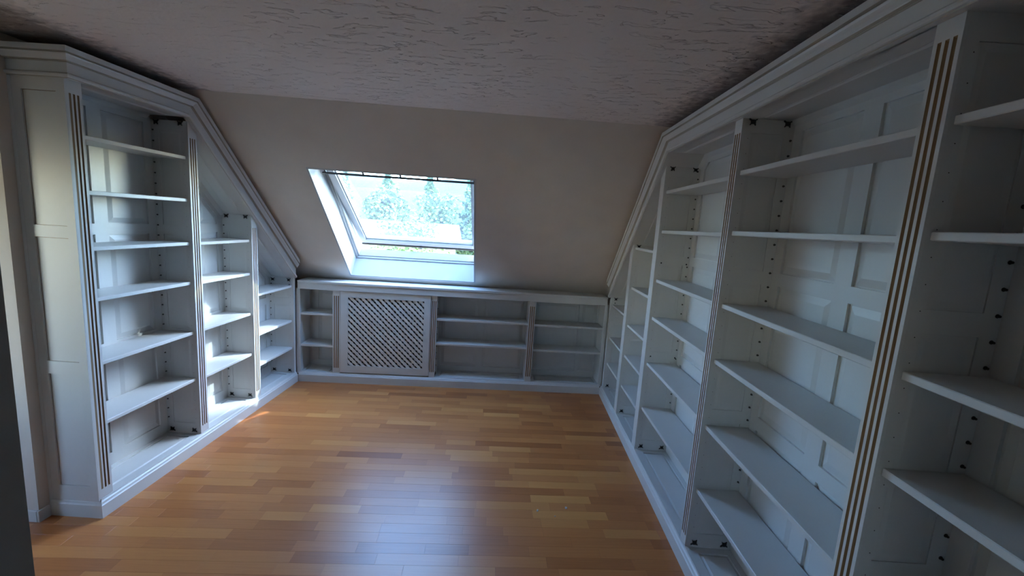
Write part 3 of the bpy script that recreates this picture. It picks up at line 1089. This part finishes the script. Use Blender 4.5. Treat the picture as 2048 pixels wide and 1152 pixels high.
# ------------------------------------------------------------------ crumbs on the floor
def crumb(x, y, r, seed, label):
    me = bpy.data.meshes.new('plaster_crumb')
    bm = bmesh.new()
    bmesh.ops.create_icosphere(bm, subdivisions=2, radius=r)
    rr = random.Random(seed)
    for v in bm.verts:
        v.co *= rr.uniform(0.75, 1.15)
        v.co.z = max(v.co.z, -r * 0.45)
        v.co.x *= 1.3
    bm.to_mesh(me)
    bm.free()
    me.materials.append(M_WHITE)
    o = bpy.data.objects.new('plaster_crumb', me)
    COL.objects.link(o)
    o.location = (x, y, r * 0.45)
    o.rotation_euler = (0, 0, seed)
    tag(o, label, 'crumb', 'white crumbs on the floor')
crumb(2.290, -1.691, 0.0062, 1, 'roundish white crumb on the parquet, leftmost of the three')
crumb(2.463, -1.651, 0.0065, 2, 'white crumb on the parquet nearest the right bookcase')
crumb(2.390, -1.729, 0.0030, 3, 'tiny white crumb on the parquet, smallest of the three')

# ------------------------------------------------------------------ outside
def leaf_mat(name, c0, c1):
    mt, n, b = new_mat(name)
    oi = n.nodes.new('ShaderNodeNewGeometry')
    rp = n.nodes.new('ShaderNodeValToRGB')
    rp.color_ramp.elements[0].color = (*c0, 1)
    rp.color_ramp.elements[1].color = (*c1, 1)
    n.links.new(oi.outputs['Random Per Island'], rp.inputs[0])
    n.links.new(rp.outputs[0], b.inputs['Base Color'])
    b.inputs['Roughness'].default_value = 0.6
    return mt
M_LEAF = leaf_mat('green_leaves', (0.07, 0.12, 0.04), (0.19, 0.25, 0.10))
M_CONIF = leaf_mat('conifer_needles', (0.05, 0.10, 0.05), (0.14, 0.20, 0.10))
M_BARK = paint('bark', (0.16, 0.12, 0.09), 0.9, 0.2, 0.4)
M_GRASS = paint('dry_lawn', (0.30, 0.30, 0.16), 0.95, 0.25, 0.2, 3)
M_HILL = paint('wooded_hill', (0.075, 0.115, 0.085), 0.95, 0.35, 0.5, 0.8)
M_RENDER = paint('cream_render', (0.72, 0.68, 0.58), 0.9, 0.03, 0.1)
M_TILE = paint('clay_tile', (0.40, 0.22, 0.15), 0.8, 0.12, 0.2)
GZ = -3.2
g = G(ident)
g.box(-60, 70, 1.2, 90, GZ - 0.3, GZ)
struct(g.build('ground', M_GRASS))
# wooded hillside that closes the view behind the trees
g = G(ident)
hr = random.Random(11)
NXH, NYH = 40, 12
hv = []
for j in range(NYH):
    for i in range(NXH):
        q = j / (NYH - 1)
        x = -90 + 140 * i / (NXH - 1)
        zz_ = 12.4 * math.sin(min(1.0, q * 1.25) * math.pi / 2) + (0.0 if j == 0 else hr.uniform(-0.45, 0.45)) + 1.0 * math.sin(i * 0.55) * q
        hv.append((x, 50 + 34 * q, GZ - 0.1 + zz_))
g.add(hv, [[j * NXH + i, j * NXH + i + 1, (j + 1) * NXH + i + 1, (j + 1) * NXH + i] for j in range(NYH - 1) for i in range(NXH - 1)])
struct(g.build('hillside', M_HILL, smooth=True))
def tree(x, y, h, r, kind, seed, label):
    t = tag(empty('tree', (x, y, GZ)), label, 'tree', 'trees beyond the skylight')
    rr = random.Random(seed)
    g = G(ident)
    n = 8
    rings = []
    for k in range(5):
        q = k / 4
        rad = (0.16 - 0.11 * q) * h / 6
        rings.append([(x + rad * math.cos(j * 6.283 / n), y + rad * math.sin(j * 6.283 / n), GZ + q * h * 0.8) for j in range(n)])
    g.loops(rings)
    g.build('trunk', M_BARK, t)
    g = G(ident)
    for i in range(2600):
        if kind == 'conifer':
            q = rr.random() ** 1.4
            rad = r * (1 - q) * (0.55 + 0.45 * abs(math.sin(q * 26))) * math.sqrt(rr.random())
            a = rr.random() * 6.283
            p = Vector((x + rad * math.cos(a), y + rad * math.sin(a), GZ + h * (0.12 + 0.88 * q)))
            sz = 0.16 * h / 6
        else:
            d = Vector((rr.gauss(0, 1), rr.gauss(0, 1), rr.gauss(0, 1))).normalized() * (rr.random() ** 0.4)
            lump = 1 + 0.25 * math.sin(4 * d.x + seed) * math.sin(5 * d.y) + 0.2 * math.sin(6 * d.z + seed)
            p = Vector((x, y, GZ + h * 0.62)) + Vector((d.x * r, d.y * r, d.z * h * 0.38)) * lump
            sz = 0.13 * h / 5 if kind == 'leafy' else 0.30
        a = Vector((rr.gauss(0, 1), rr.gauss(0, 1), rr.gauss(0, 0.6))).normalized() * sz
        b = a.cross(Vector((rr.gauss(0, 1), rr.gauss(0, 1), rr.gauss(0, 1)))).normalized() * sz * 0.6
        g.add([tuple(p - a), tuple(p + b), tuple(p + a), tuple(p - b)], [[0, 1, 2, 3]])
    tag(g.build('crown', M_CONIF if kind == 'conifer' else M_LEAF, t), kind='stuff')
tree(-1.6, 14.0, 3.6, 1.5, 'leafy', 1, 'small leafy tree outside, seen through the gap under the skylight sash, on the left')
tree(2.6, 15.5, 3.9, 1.6, 'leafy', 2, 'leafy green tree outside, seen through the middle of the gap under the sash')
tree(-4.6, 22.0, 5.2, 2.2, 'leafy', 3, 'larger leafy tree further off outside the skylight, far left')
for x, y, h, r, kd, lb in [(-17.0, 43, 9.6, 2.2, 'conifer', 'leftmost dark conifer of the row seen hazily through the skylight pane'), (-12.4, 43, 10.4, 2.2, 'conifer', 'second dark conifer from the left in the row beyond the skylight pane'),
                           (-7.8, 43, 10.2, 2.2, 'conifer', 'middle dark conifer of the row seen through the skylight pane'), (-3.2, 43, 11.4, 2.2, 'conifer', 'tallest dark conifer, second from the right beyond the skylight pane'),
                           (1.4, 43, 11.0, 2.2, 'conifer', 'rightmost dark conifer of the row beyond the skylight pane'),
                           (-14.7, 35.5, 7.6, 1.9, 'leafy', 'broad leafy tree before the conifers, leftmost through the pane'), (-10.1, 35.5, 8.0, 1.9, 'leafy', 'broad leafy tree before the conifers, second from the left'),
                           (-5.5, 35.5, 7.8, 1.9, 'leafy', 'broad leafy tree before the conifers, third from the left'), (-0.9, 35.5, 8.4, 1.9, 'leafy', 'broad leafy tree before the conifers, rightmost and tallest of its row')]:
    tree(x, y, h, r, kd, int(30 + x), lb)
tree(11.1, 5.05, 16.0, 1.15, 'poplar', 6, 'tall narrow poplar added out of view to the right of the skylight to block the sun')  # unseen tree placed to keep direct sun off the near left bay
HS = tag(empty('house', (-7.0, 29.0, GZ)), 'pale rendered house far beyond the skylight', 'house')
g = G(ident)
g.box(-12.5, -3.0, 27, 31, GZ, GZ + 3.0)
g.build('walls', M_RENDER, HS)
g = G(ident)
g.loops([[(-13, 26.5, GZ + 2.95), (-13, 31.5, GZ + 2.95), (-13, 29, GZ + 4.6)], [(-2.5, 26.5, GZ + 2.95), (-2.5, 31.5, GZ + 2.95), (-2.5, 29, GZ + 4.6)]])
g.build('roof', M_TILE, HS)
for k in range(3):
    g = G(ident)
    g.box(-11.2 + k * 2.9, -10.0 + k * 2.9, 26.93, 27.02, GZ + 1.0, GZ + 2.2)
    g.build('house_window', M_ROOF, HS)
